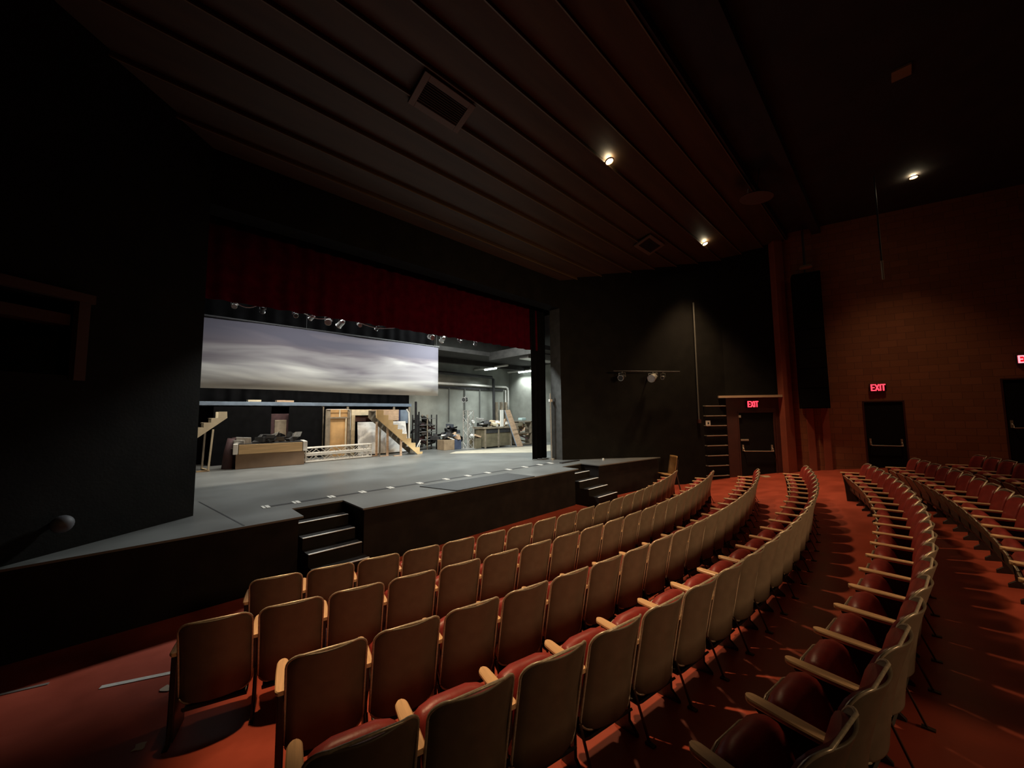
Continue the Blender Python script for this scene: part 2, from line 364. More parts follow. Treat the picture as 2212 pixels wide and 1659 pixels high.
# ------------------------------------------------------------------ stage edge stairs
def nosed_stairs(name, label, x0, x1, ytop, n, z_top, dirn=-1, skip=0):
    t = thing(name, label, 'stairs', ((x0 + x1) / 2, ytop, 0))
    hw = (x1 - x0) / 2 - .012; rise = .155; run = .28
    b = MB(); nn = MB()
    for i in range(n):
        z = z_top - rise * (i + 1); b.box(-hw, hw, -run * (i + 1), -run * i - .001, 0.001, z)
        m = MB(); m.box(-hw + .004, hw - .004, -run * (i + 1) - .006, -run * (i + 1) + .035, z + .001, z + .007); m.obj('nosing', nosing, t, label='white anti-slip strip')
    b.obj('steps', stageface, t)
    return t
nosed_stairs('stage_stairs', 'black stairs with white nosings cut into the left part of the stage front', 1.68, 2.45, 6.62, 4, .885)
nosed_stairs('stage_stairs', 'black stairs with white nosings at the far right end of the stage front', 8.0, 8.9, 6.35, 4, .885)
# footlight trough with tape marks
b = MB(); b.box(1.37, 8.45, 6.98, 7.07, .9105, .914)
tag(b.obj('floor_slot', darkst), 'long dark slot running across the front of the grey stage floor', 'floor slot')
xs = [1.42, 1.85, 2.4, 2.95, 3.5, 4.15, 4.8, 5.4, 6.0, 6.7, 7.3, 7.9, 8.35]
for i, x in enumerate(xs):
    b = MB(); b.box(x - .05, x - .015, 6.93, 7.13, .9145, .9165); b.box(x + .0, x + .05, 6.93, 7.13, .9145, .9165)
    o = b.obj('tape_mark', tape); tag(o, 'white tape mark across the dark stage floor slot, %s from the left' % ('first second third fourth fifth sixth seventh eighth ninth tenth eleventh twelfth thirteenth'.split()[i]), 'tape mark', 'tape marks on the stage slot')
b = MB(); b.prism([(3.95, 6.70, .9105), (6.25, 6.60, .9105), (6.35, 5.81, .9105), (4.2, 5.81, .9105)], (0, 0, .012))
tag(b.obj('floor_mat', mat('charcoal_mat', (.018, .018, .018), .7, noise=.2, scale=12)), 'dark charcoal mat lying on the front edge of the stage', 'mat')
b = MB(); b.box(8.5, 9.35, 6.72, 6.82, .911, .94)
tag(b.obj('floor_strip', darkst, bevel=.004), 'small black batten lying on the stage floor by the right pillar', 'batten')
b = MB(); b.prism([(8.0, 11.5, .9105), (10.3, 9.3, .9105), (14.3, 9.3, .9105), (14.3, 10.9, .9105), (8.6, 11.95, .9105)], (0, 0, .004))
tag(b.obj('plywood_floor_sheet', mat('pale_subfloor', (.46, .42, .33), .55, noise=.12, scale=4)), 'pale bare plywood strip along the rear right edge of the stage floor', 'floor sheet')
b = MB(); b.prism([(.70, 8.3, .9106), (.98, 6.05, .9106), (1.0, 6.05, .9106), (.72, 8.3, .9106)], (0, 0, .002))
tag(b.obj('floor_seam', darkst), 'thin dark joint line in the stage floor at the left', 'floor seam')

# ------------------------------------------------------------------ drapes and cloths
def drape(name, x0, x1, y, z0, z1, m, amp, per, label, cat, tilt=None, along='x'):
    n = int((x1 - x0) / per * 10); mb = MB(); rws = []
    for z, k in ((z0, 1.15), (z0 + (z1 - z0) * .5, 1), (z1, .6)):
        rw = []
        for i in range(n + 1):
            x = x0 + (x1 - x0) * i / n; ph = 2 * math.pi * (x / per) + .7 * math.sin(x * 2.1)
            yy = y + amp * k * math.sin(ph) * (.7 + .3 * math.sin(x * 3.7)); rw.append((x, yy, z) if along == 'x' else (yy, x, z))
        rws.append(rw)
    mb.grid(rws); o = mb.obj(name, m, smooth=True)
    sm = o.modifiers.new('cloth', 'SOLIDIFY'); sm.thickness = .008
    return tag(o, label, cat)
drape('valance_curtain', .35, 9.05, 8.0, 4.33, 5.9, valm, .05, .32, 'dark red pleated velvet valance hanging across the top of the stage opening', 'curtain')
drape('leg_curtain', 8.56, 9.3, 7.95, .92, 6.3, blackcloth, .04, .22, 'narrow black leg curtain beside the right stage pillar', 'curtain')
drape('border_curtain', -1.5, 7.25, 11.35, 4.62, 7.3, blackcloth, .05, .4, 'black border curtain hanging above the cloudy sky backcloth', 'curtain')
drape('rear_curtain', -2.4, 8.15, 14.75, .93, 7.3, blackcloth, .05, .4, 'full-height black curtain at the back of the stage', 'curtain')
m = MB(); n = 24; fr = []; 
for z in (0, .55, 1.1, 1.66): fr.append([(x0, .03 * math.sin(x0 * 1.7) , z + .02 * math.sin(x0 * .8) * (z < .1)) for x0 in [-1.2 + 8.36 * i / n for i in range(n + 1)]])
m.grid(fr); cyc = m.obj('sky_backcloth', skym, smooth=True); cyc.location = (0, 11.0, 2.98); cyc.modifiers.new('cloth', 'SOLIDIFY').thickness = .01
tag(cyc, 'wide painted cloth of grey and violet clouds hanging over the stage', 'backdrop')
t = thing('cloth_batten', 'dark pipe carrying the cloudy sky backcloth', 'pipe', (0, 11.0, 4.67))
b = MB(); b.cyl((-1.3, 0, 0), (7.2, 0, 0), .025, 10); b.obj('pipe', darkst, t)
for x in (-1, 3, 7.1): b = MB(); b.cyl((x, 0, 0), (x, 0, 2.63), .005, 6); b.obj('lift_line', darkst, t)

# ------------------------------------------------------------------ set platform with flats (rear left of stage)
t = thing('set_platform', 'long raised scenery deck with blue-grey edge behind the wooden stairs', 'scenery platform', (0, 14.1, .91))
b = MB(); b.box(.5, 7.9, 0, .55, 1.76, 1.88); b.obj('deck', bluep, t, bevel=.01)
for x in (.6, 4.42, 5.28, 7.1, 7.78): b = MB(); b.box(x, x + .08, .02, .1, 0, 1.76); b.obj('post', greywood, t)
for (x0, x1, z, lab) in ((2.27, 2.62, 1.885, 'short pale board lying on the scenery deck, left of the other'), (3.05, 3.55, 1.885, 'short tan board lying on the scenery deck, right of the other')):
    b = MB(); b.box(x0, x1, 14.15, 14.4, .91 + z, .91 + z + .06); tag(b.obj('board', creamw if x0 < 3 else pinkw, bevel=.005), lab, 'board', 'boards on the scenery deck')
for (x0, x1, lab) in ((1.42, 2.88, 'large black scenery flat under the deck at the left'), (3.38, 4.42, 'black scenery flat under the deck beside the plywood flat')):
    t = thing('black_flat', lab, 'scenery flat', (x0, 14.0, .91), 0, 'black flats under the deck')
    b = MB(); b.box(0, x1 - x0, 0, .03, .0, 1.73); b.obj('panel', blackcloth, t)
    b = MB(); b.box(.02, x1 - x0 - .02, .035, .08, .05, .12); b.box(.02, x1 - x0 - .02, .035, .08, 1.6, 1.67); b.obj('frame', greywood, t)
# brown cabinet visible in the gap
t = thing('wooden_cabinet', 'dark brown wooden cabinet between the two black flats', 'cabinet', (3.0, 14.2, .91))
b = MB(); b.box(-.12, .5, 0, .35, .0, 1.5); b.obj('body', maroon, t, bevel=.01)
b = MB(); b.box(.02, .36, -.02, 0, .75, 1.3); b.obj('door', greywood, t, bevel=.01)
b = MB(); b.box(-.05, .55, -.28, 0, .6, .66); b.obj('shelf', greywood, t, bevel=.005)
# black metal frame of odds and ends on the counter
def heap(name, label, cat, loc, sx, sy, sz, n, mats, sd, group=None):
    rnd = random.Random(sd); t = thing(name, label, cat, loc, 0, group)
    for i in range(n):
        b = MB(); a = rnd.uniform(0, 3.14); l = rnd.uniform(.08, .22); h = rnd.uniform(.02, .09); zz = rnd.uniform(0, sz) * (1 - .3 * rnd.random())
        c = (rnd.uniform(-sx, sx), rnd.uniform(-sy, sy), zz + h); tl = rnd.uniform(-.5, .5)
        b.obox(c, (math.cos(a) * l, math.sin(a) * l, tl * l), (-math.sin(a) * l * .5, math.cos(a) * l * .5, 0), (-tl * h, 0, h)); b.obj('piece', mats[i % len(mats)], t, bevel=.006)
    return t
# counter
t = thing('bar_counter', 'low brown counter with pale pine front band and white corner blocks', 'counter', (2.6, 12.42, .91), math.radians(-9))
b = MB(); b.box(-.82, .82, 0, .8, 0, .40); b.obj('base', brownp, t, bevel=.01)
b = MB(); b.box(-.76, .76, -.02, .8, .40, .655); b.obj('front_band', plyw if False else mat('knotty_pine', (.62, .43, .22), .55, noise=.2, scale=3, stretch=(.6, 4, 14)), t, bevel=.006)
for s_ in (-1, 1): b = MB(); b.box(s_ * .83 - .055, s_ * .83 + .055, -.03, .78, .40, .68); b.obj('corner_block', whitep, t, bevel=.01)
b = MB(); b.box(-.8, .8, -.01, .8, .656, .675); b.obj('top', darkst, t)
heap('cable_pile', 'tangle of dark cables and metal bits on the counter top', 'clutter', (2.9, 12.75, 1.585), .35, .15, .10, 14, [darkst, binm, greyst, darkst], 3)
heap('cable_pile', 'small dark scraps on the left end of the counter top', 'clutter', (2.15, 12.8, 1.585), .3, .12, .02, 6, [darkst, greyst], 5)
# dark roll beside counter
t = thing('fabric_roll', 'dark maroon bundle standing upright at the left of the counter', 'fabric roll', (1.68, 12.9, .91), 0)
b = MB(); b.tube([(-.02, 0, 0), (.0, 0, .4), (.06, 0, .82)], [.13, .12, .10], 14); b.obj('roll', maroon, t, smooth=True)
b = MB(); b.tube([(.12, .05, 0), (.14, .05, .45), (.15, .05, .84)], [.09, .09, .08], 12); b.obj('core', maroon, t, smooth=True)
b = MB(); b.tube([(.06 + .11 * math.cos(a), .11 * math.sin(a), .55) for a in [i * math.pi / 6 for i in range(12)]], .012, 6, closed=True); b.obj('strap', greywood, t)

# stairs built for the set
def stringer(x0, z0, dx, dz, n, thick, y, th, flipcap):
    """saw-tooth stringer: profile in XZ, first corner at (x0,z0), n steps"""
    top = [(x0, z0)]
    x, z = x0, z0
    for i in range(n):
        top.append((x + dx, z)); x += dx; top.append((x, z + dz)); z += dz
    low = [(x, z - thick), (x0, z0 - thick - 0)]
    return [(a, y, c) for a, c in top + low], th
t = thing('wooden_stairs', 'pale cream wooden stairs on posts at the far left of the stage', 'stairs', (0, 12.7, 0))
for yy in (0, .62):
    b = MB(); p = [(.60, yy, 1.62), (.60, yy, 1.82), (.79, yy, 1.82), (.79, yy, 1.94), (.95, yy, 1.94), (.95, yy, 2.06), (1.10, yy, 2.06), (1.10, yy, 2.18), (1.25, yy, 2.18), (1.25, yy, 2.30), (1.40, yy, 2.30), (1.40, yy, 2.47), (1.58, yy, 2.47), (1.59, yy, 2.30), (1.0, yy, 1.80)]
    b.prism(p, (0, .04, 0)); b.obj('stringer', creamw, t)
for i, (x, z) in enumerate(((.70, 1.82), (.87, 1.94), (1.02, 2.06), (1.175, 2.18), (1.33, 2.30))): b = MB(); b.box(x - .1, x + .08, .045, .615, z - .03, z - .005); b.obj('tread', greywood, t)
for x, yy, lean in ((1.24, .0, .06), (1.16, .58, .03)):
    b = MB(); b.bar((x, yy + .02, .93), (x + lean, yy + .02, 2.0), .09, .04, up=(1, 0, 0)); b.obj('post', creamw if yy == 0 else greywood, t)
b = MB(); b.box(1.0, 1.27, 0, .05, .911, .945); b.bar((1.24, .03, .93), (1.16, .6, .93), .05, .04); b.obj('foot', pinew, t)

t = thing('wooden_stairs', 'steep pine stairs of two saw-tooth stringers leaning up to the scenery deck', 'stairs', (0, 12.2, 0))
for j, (yy, ox, mm) in enumerate(((0, 0, mat('golden_pine', (.70, .50, .25), .5, noise=.12, scale=4, stretch=(1, 6, 1))), (.66, .02, greywood))):
    n = 9; xa, za, xb, zb = 5.66, 2.50, 7.23, .99
    pts = []; dx = (xb - xa) / n; dz = (za - zb) / n
    x, z = xa + ox, za; pts.append((x - .12, yy, za))
    for i in range(n):
        pts.append((x + dx * .75, yy, z)); pts.append((x + dx * .75, yy, z - dz)); x += dx; z -= dz
    pts += [(xb + ox + .08, yy, z), (xb + ox + .06, yy, .912), (xb + ox - .13, yy, .912), (xa + ox - .12, yy, za - .26)]
    b = MB(); b.prism(pts, (0, .04, 0)); b.obj('stringer', mm, t)
for i in range(9):
    x = 5.66 + (7.23 - 5.66) / 9 * i; z = 2.50 - 1.51 / 9 * i; b = MB(); b.box(x - .06, x + .14, .045, .655, z - .035, z - .005); b.obj('tread', greywood, t)
for x, yy, zt in ((6.46, .02, 1.52), (6.1, .3, 1.9), (5.85, .62, 2.1)):
    b = MB(); b.box(x - .035, x + .035, yy, yy + .04, .93, zt); b.obj('leg', pinkw, t); b = MB(); b.box(x - .26, x + .035, yy - .02, yy + .06, .911, .935); b.obj('foot', pinkw, t)

# plywood flat
t = thing('plywood_flat', 'orange plywood door flat with grey timber frame under the scenery deck', 'scenery flat', (4.5, 13.82, .91))
b = MB(); b.box(.1, .70, .02, .035, .0, 1.64); b.obj('panel', plyw, t)
for x0, x1, mm in ((-.04, .11, greywood), (.70, .84, greywood)): b = MB(); b.box(x0, x1, -.03, .04, .0, 1.64); b.obj('stile', mm, t, bevel=.004)
b = MB(); b.box(-.02, .78, -.035, .045, 1.32, 1.37); b.obj('rail', greywood, t)
b = MB(); b.box(.40, .44, -.04, .0, 1.37, 1.63); b.obj('batten', creamw, t)
b = MB(); b.box(.62, .66, -.04, .0, .0, 1.32); b.obj('batten', creamw, t)
b = MB(); b.tube([(-.03, -.045, 1.64), (.6, -.045, 1.645), (.76, -.045, 1.62), (.79, -.045, 1.5), (.79, -.045, .9)], .011, 6); b.obj('conduit', whitep, t)
# portal
t = thing('door_frame_flat', 'cream timber doorway frame standing beside the orange plywood flat', 'scenery doorway', (5.34, 13.6, .91))
b = MB(); b.box(-.07, .88, 0, .06, 1.42, 1.63); b.obj('header', creamw, t, bevel=.006)
b = MB(); b.box(-.07, .05, 0, .06, .0, 1.42); b.obj('post', mat('tan_lumber', (.40, .31, .19), .6, noise=.25, scale=6), t, bevel=.006)
b = MB(); b.box(1.5, 1.58, 0, .06, .0, 1.2); b.obj('post', greywood, t, bevel=.006)
b = MB(); b.box(.06, .8, .1, .16, 1.2, 1.38); b.obj('cross_board', mat('dark_red_wood', (.09, .03, .02), .6), t)
b = MB(); b.prism([(0, 0, 0), (1.07, 0, 0), (1.07, 0, .42), (0, 0, .42)], (0, .03, 0)); o = b.obj('board', pinkw); o.location = (5.95, 13.5, 2.12)
tag(o, 'pinkish board behind the top of the pine stairs', 'board')
t = thing('blue_flat', 'small blue-grey panel with white arched edge at the right end of the deck', 'scenery panel', (7.02, 13.62, .91))
b = MB(); b.box(.0, .12, .0, .03, 1.1, 1.62); b.obj('edge', mat('navy_paint', (.02, .03, .09), .6), t)
b = MB(); b.box(.13, .46, .0, .03, 1.1, 1.62); b.obj('panel', bluep, t)
b = MB(); b.tube([(.52, 0, .1), (.52, 0, 1.2), (.50, 0, 1.5), (.40, 0, 1.64)], .035, 6); b.obj('arched_edge', whitep, t)
# white smeared board
t = thing('white_board', 'large white board with grey smears leaning behind the pine stairs', 'board', (5.36, 13.25, .91))
b = MB(); b.hexa([(0, -.06, .04), (1.93, -.06, .04), (1.93, -.03, .04), (0, -.03, .04), (0, .05, 1.18), (1.84, .05, 1.18), (1.84, .08, 1.18), (0, .08, 1.18)]); b.obj('panel', smear, t)
for x in (.72, 1.0): b = MB(); b.box(x, x + .05, -.14, -.09, 0, 1.0 if x < .8 else .7); b.obj('batten', greywood, t)
# box truss lying down
def box_truss(name, label, p0, ax, L, w_, h_, r, nseg, m, brace=None):
    t = thing(name, label, 'truss', p0); ax = Vector(ax).normalized()
    side = Vector((0, 1, 0)) if abs(ax.z) < .5 else Vector((1, 0, 0)); up = Vector((0, 0, 1)) if abs(ax.z) < .5 else Vector((0, 1, 0))
    cs = [side * (a * w_) + up * (b_ * h_) for a, b_ in ((0, 0), (1, 0), (1, 1), (0, 1))]
    for c in cs: b = MB(); b.cyl(c, c + ax * L, r, 8); b.obj('chord', m, t)
    b = MB()
    for k_ in range(4):
        c, e = cs[k_], cs[(k_ + 1) % 4]
        for i in range(nseg):
            a0, a1 = ax * L * i / nseg, ax * L * (i + 1) / nseg
            b.cyl((c if i % 2 else e) + a0, (e if i % 2 else c) + a1, r * .55, 6)
        b.cyl(c, e, r, 6); b.cyl(c + ax * L, e + ax * L, r, 6)
    b.obj('lacing', m, t)
    return t
t = box_truss('box_truss', 'white box truss lying on the stage floor right of the counter', (3.53, 12.6, .94), (1, .02, 0), 2.05, .25, .19, .022, 9, whitep)
t2 = box_truss('box_truss', 'second white box truss lying on top of the first one', (3.53, 12.6, 1.18), (1, .02, 0), 2.05, .25, .17, .02, 9, whitep)
t3 = box_truss('truss_tower', 'upright grey truss tower standing at the rear right of the stage', (9.44, 12.3, .93), (0, 0, 1), 1.55, .3, .3, .02, 6, greyst)
b = MB(); b.box(-.08, .38, -.08, .38, -.018, 0.0); b.obj('base_plate', greyst, t3)
# small lamps on tower
def par_can(label, loc, aim, size=.11, m=darkst, group='theatre lamps hanging above the stage', drop=.12, ring=greyst):
    t = thing('stage_lamp', label, 'stage lamp', loc, 0, group); aim = Vector(aim).normalized(); c = Vector((0, 0, -drop))
    a, e = c - aim * size, c + aim * size * 1.1
    b = MB(); b.tube([a, a + aim * size * .5, e], [size * .35, size * .62, size * .66], 14); b.obj('body', m, t, smooth=False)
    b = MB(); sd = aim.cross(Vector((0, 0, 1))).normalized(); u = sd.cross(aim)
    b.tube([e + (sd * math.cos(q) + u * math.sin(q)) * size * .68 for q in [i * math.pi / 8 for i in range(16)]], size * .07, 6, closed=True); b.obj('lens_ring', ring, t)
    b = MB(); b.tube([c - sd * size * .8, c - sd * size * .8 + Vector((0, 0, drop * .75)), c + sd * size * .8 + Vector((0, 0, drop * .75)), c + sd * size * .8], size * .07, 6); b.tube([(0, 0, -drop * .3), (0, 0, .03)], size * .1, 6); b.obj('yoke', ring, t)
    return t
par_can('black lamp on top of the upright truss tower', (9.36, 12.35, 3.05), (-1, -.5, -.1), .14, darkst, 'lamps fixed to the truss tower', .12)
par_can('silver lamp halfway up the truss tower', (9.62, 12.2, 2.1), (-.4, -1, .3), .09, greyst, 'lamps fixed to the truss tower', .1)
par_can('pale lamp low on the truss tower', (9.58, 12.2, 1.55), (.3, -1, -.1), .08, whitep, 'lamps fixed to the truss tower', .08)

# rack
t = thing('shelf_rack', 'tall black open metal rack with dark gear beside the pine stairs', 'rack', (8.35, 13.6, .91))
for x in (-.45, .0, .45):
    for y in (0, .4): b = MB(); b.box(x - .02, x + .02, y - .02, y + .02, 0, 1.42); b.obj('post', greywood if x == 0 else darkst, t)
for z in (.05, .38, .7, .98, 1.25): b = MB(); b.box(-.46, .46, -.02, .42, z, z + .025); b.obj('shelf', mat('mid_grey_steel', (.12, .12, .12), .5), t)
heap('gear_pile', 'dark gear filling the shelves of the tall black rack', 'clutter', (8.35, 13.8, .96), .38, .1, 1.2, 26, [binm, darkst, darkst, maroon], 11)
b = MB(); b.cyl((7.66, 13.3, .915), (7.64, 13.3, 2.85), .045, 10); b.cyl((7.66, 13.3, .912), (7.66, 13.3, .94), .16, 16)
b.cyl((7.85, 13.4, .912), (7.84, 13.4, 2.45), .03, 10)
tag(b.obj('tall_pole_stand', binm), 'tall thin black pole stand left of the black rack', 'stand')
b = MB(); b.bar((7.38, 12.9, .93), (7.62, 12.9, 1.35), .04, .03); b.bar((7.55, 12.95, .93), (7.62, 12.9, 1.25), .03, .03)
tag(b.obj('timber_scrap', whitep), 'white timber scraps leaning at the foot of the pine stairs', 'timber')
# clutter and crate
heap('equipment_heap', 'big heap of black cases and cloths left of the truss tower', 'clutter', (9.0, 13.2, .95), .5, .22, .95, 34, [binm, darkst, blackcloth, binm, darkst, mat('slate_cloth', (.05, .06, .08), .8)], 21)
t = thing('storage_crate', 'tan and blue storage crate full of papers left of the truss tower', 'crate', (9.02, 12.62, .91))
b = MB(); b.box(-.5, .0, 0, .5, 0, .4); b.obj('tan_side', mat('tan_card', (.26, .19, .12), .7, noise=.2), t, bevel=.01); b = MB(); b.box(.005, .34, 0, .5, 0, .4); b.obj('blue_side', mat('dark_blue_fabric', (.04, .055, .10), .8, noise=.2), t, bevel=.01)
heap('paper_pile', 'pile of crumpled papers and cloth on top of the tan and blue crate', 'clutter', (8.95, 12.85, 1.32), .3, .12, .12, 12, [whitep, pinkw, darkst, bluep], 8)
# bench
t = thing('work_bench', 'olive brown boarded work bench right of the truss tower', 'bench', (10.08, 12.0, .91))
b = MB(); b.box(.02, 1.5, 0, .7, .05, .78); b.obj('body', olbench, t, bevel=.01)
b = MB(); b.box(-.04, 1.56, -.06, .75, .80, .88); b.obj('top', greywood, t, bevel=.01)
for x in (.0, .74, 1.46): b = MB(); b.box(x, x + .07, -.03, .0, .0, .8); b.obj('stile', greywood, t)
b = MB(); b.box(.02, 1.5, -.02, -.001, .62, .78); b.obj('dark_rail', darkst, t)
heap('lumber_pile', 'pile of pale offcuts lying on the work bench', 'lumber', (11.0, 12.3, 1.80), .45, .15, .12, 16, [pinew, whitep, pinkw, creamw], 31)
heap('tool_pile', 'dark tools piled at the left end of the work bench', 'clutter', (10.25, 12.3, 1.80), .16, .15, .3, 10, [darkst, greyst, binm], 33)
t = thing('storage_box', 'olive box of coloured scraps between truss tower and bench', 'box', (9.86, 12.15, .91))
b = MB(); b.box(-.1, .18, 0, .5, 0, .42); b.obj('body', olbench, t, bevel=.01); b = MB(); b.obox((.05, .2, .52), (.16, 0, -.05), (0, .15, 0), (.01, 0, .03)); b.obj('lid', pinkw, t)
# leaning sheets
t = thing('leaning_plywood', 'tall salmon plywood sheet leaning at the right end of the bench', 'plywood sheet', (11.35, 11.62, .912))
b = MB(); b.hexa([(.25, 0, 0), (.62, 0, 0), (.62, .03, 0), (.25, .03, 0), (-.13, .35, 1.57), (.18, .35, 1.6), (.18, .38, 1.6), (-.13, .38, 1.57)]); b.obj('sheet', pinkw, t)
b = MB(); b.bar((.2, -.02, .02), (-.18, .32, 1.58), .05, .03); b.obj('edge', bluep, t)
b = MB(); b.bar((.0, .0, .72), (.56, .02, .74), .02, .02); b.obj('strap', darkst, t)
b = MB(); b.box(10.95, 11.12, 11.95, 12.0, 1.79, 2.5); tag(b.obj('white_flat', whitep), 'narrow white flat standing behind the leaning plywood sheet', 'panel')
t = thing('cluttered_shelf', 'dark brown shelf of odds and ends at the far right behind the leg curtain', 'shelf', (12.35, 11.9, .91))
for z in (.0, .5, 1.0): b = MB(); b.box(-.4, .5, 0, .4, z + .02, z + .06); b.obj('shelf_board', greywood, t)
for x in (-.4, .46): b = MB(); b.box(x, x + .05, 0, .4, 0, 1.08); b.obj('upright', greywood, t)
heap('shelf_clutter', 'brown boxes and boards stacked on the far right shelf', 'clutter', (12.35, 12.1, .97), .35, .1, 1.1, 18, [maroon, pinkw, greywood, olbench], 41)
b = MB(); b.box(12.25, 12.55, 11.95, 12.2, 2.02, 2.14); tag(b.obj('plastic_tub', mat('pale_aqua_plastic', (.45, .6, .6), .4), bevel=.03), 'pale aqua plastic tub on top of the far right shelf', 'tub')
# wall pipes
t = thing('wall_pipe', 'long white pipe along the grey back wall turning down at the right', 'pipe', (0, 14.9, 0))
b = MB(); b.tube([(8.0, 0, 3.80), (14.05, 0, 3.78), (14.18, 0, 3.72), (14.2, 0, 3.6), (14.2, 0, 2.0)], .06, 10); b.obj('run', whitep, t, smooth=True)
b = MB(); b.tube([(14.02, 0, 3.62), (14.02, 0, 2.2)], .04, 10); b.obj('branch', whitep, t)
b = MB(); b.box(8.0, 13.9, .04, .09, 3.56, 3.68); b.obj('support_rail', darkst, t)
t = thing('wall_conduit', 'dark conduit dropping down the grey back wall to the bench', 'pipe', (0, 14.75, 0))
b = MB(); b.tube([(9.0, 0, 4.30), (12.9, 0, 4.24), (13.02, 0, 4.14), (13.05, 0, 1.9)], .075, 10); b.obj('run', darkst, t)
for i, x in enumerate((10.36, 12.26, 11.3)):
    b = MB(); b.box(x - .025, x + .025, 14.93, 14.99, 2.0, 3.6); tag(b.obj('wall_strut', mat('mid_grey_paint', (.13, .135, .125), .6)), 'thin grey strut on the back wall, %s of three' % ('leftmost', 'rightmost', 'middle')[i], 'strut', 'struts on the grey back wall')
for i, x in enumerate((13.1, 13.45, 13.75)):
    b = MB(); b.box(x, x + .12, 14.6, 14.75, .91, 2.95); b.obj('board', darkst) if False else tag(b.obj('timber_end', greywood), 'dark timber end standing by the white downpipe, %s of three' % ('leftmost', 'middle', 'rightmost')[i], 'timber', 'timber by the downpipe')
# fly gallery above the rear right of the stage
g = MB(); g.box(7.6, 14.4, 12.0, 15.0, 4.78, 4.95); g.box(10.4, 14.4, 9.3, 12.0, 4.78, 4.95); g.box(10.35, 10.5, 9.3, 12.0, 4.6, 4.78); g.box(7.6, 14.4, 13.4, 13.6, 4.55, 4.78)
struct('ceiling_gallery', g, mat('dark_gallery_boards', (.022, .02, .018), .8, noise=.4, scale=4))
t = thing('air_duct', 'pale grey sheet metal duct under the dark gallery', 'duct', (11.5, 10.2, 4.62)); b = MB(); b.box(-.9, .9, -.25, .25, -.12, .15); b.obj('shell', greyst, t, bevel=.02); b = MB(); b.box(-.02, .02, -.27, .27, -.14, .16); b.obj('seam', greyst, t)
for j, (x, y0, y1, lab) in enumerate(((11.95, 12.5, 15.0, 'long work light strip under the gallery, left of the pair'), (14.1, 12.2, 14.8, 'long work light strip under the gallery by the right wall'))):
    t = thing('strip_light', lab, 'strip light', (x, (y0 + y1) / 2, 4.52), 0, 'work lights under the gallery'); hl = (y1 - y0) / 2 - .05
    b = MB(); b.box(-.07, .07, -hl, hl, .03, .1); b.obj('housing', whitep, t, bevel=.01)
    b = MB(); b.cyl((0, -hl * .35, 0), (0, hl * .35, 0), .045, 10); b.obj('tube', tubeglow, t, label='glowing white tube')
    for yy in (-hl * .7, hl * .7): b = MB(); b.cyl((0, yy, .1), (0, yy, .2), .012, 6); b.obj('hanger', darkst, t)
    area('strip_glow', (x, (y0 + y1) / 2, 4.44), .2, 1.2, 48, COOL, spread=math.radians(125))

# lighting pipe under the valance
t = thing('lighting_pipe', 'long pipe of lamp hooks just under the red valance', 'pipe', (0, 8.6, 4.56))
b = MB(); b.cyl((.2, 0, 0), (8.5, 0, -.02), .024, 10); b.obj('pipe', darkst, t)
for x in (.6, 4.4, 8.2): b = MB(); b.cyl((x, 0, 0), (x, 0, 2.74), .006, 6); b.obj('lift_line', darkst, t)
for x0, x1 in ((1.05, 1.5), (2.2, 2.9), (3.3, 4.4)): b = MB(); b.tube([(x0 + (x1 - x0) * i / 8, -.04, -.05 - .10 * math.sin(math.pi * i / 8)) for i in range(9)], .009, 6); b.obj('cable', greyst, t)
LP = [(1.1, 0), (1.55, 0), (2.12, 0), (2.45, 0), (2.78, 1), (3.05, 1), (3.45, 0), (3.9, 0), (5.35, 1), (5.75, 1), (6.3, 0), (6.9, 0)]
names = 'first second third fourth fifth sixth seventh eighth ninth tenth eleventh twelfth'.split()
for i, (x, big) in enumerate(LP):
    par_can('small stage lamp under the valance, %s from the left' % names[i], (x, 8.6, 4.53), (random.uniform(-.5, .5), 1 if i % 2 else -1, random.uniform(-.8, -.3)), .095 if big else .065, darkst if (i % 3 and not big) else greyst, drop=.13 if big else .1)

# right stage pole
t = thing('steel_pole', 'thin grey steel pole standing against the right stage pillar', 'pole', (9.03, 7.55, .91))
b = MB(); b.cyl((0, 0, .0), (-.02, 0, 2.05), .022, 8); b.obj('tube', greyst, t); b = MB(); b.cyl((.0, 0, 0), (0, 0, .04), .09, 14); b.obj('foot', greyst, t); b = MB(); b.box(-.06, .06, -.03, .03, 1.78, 1.86); b.obj('clamp', whitep, t)

# ------------------------------------------------------------------ things on the house walls
bw0 = Vector((*BW0, 0)); bd = (Vector((*BW1, 0)) - bw0).normalized(); bn = Vector((bd.y, -bd.x, 0))
t = thing('wall_ladder', 'black ladder of steel rungs fixed to the wall left of the front exit', 'ladder', bw0 + bd * 5.3)
for i in range(8):
    z = .24 + .325 * i; b = MB(); a = bd * .38
    b.tube([-a + Vector((0, 0, z)), -a + bn * .1 + Vector((0, 0, z)), a + bn * .1 + Vector((0, 0, z)), a + Vector((0, 0, z))], .016, 8); b.obj('rung', chrome, t)
t = thing('conduit_pipe', 'thin vertical pipe on the black wall left of the ladder', 'pipe', bw0 + bd * 4.7 + bn * .05)
b = MB(); b.cyl((0, 0, 2.0), (0, 0, 6.0), .025, 8); b.obj('pipe', mat('dull_grey_pipe', (.10, .10, .09), .5), t)
b = MB(); b.obox((0, 0, 2.02), bd * .05, bn * .04, (0, 0, .06)); b.obj('box', frameb, t)
t = thing('wall_switch_plate', 'small pale switch plate on the wall at the left edge of the ladder', 'switch', bw0 + bd * 5.06 + bn * .01 + Vector((0, 0, 1.95)))
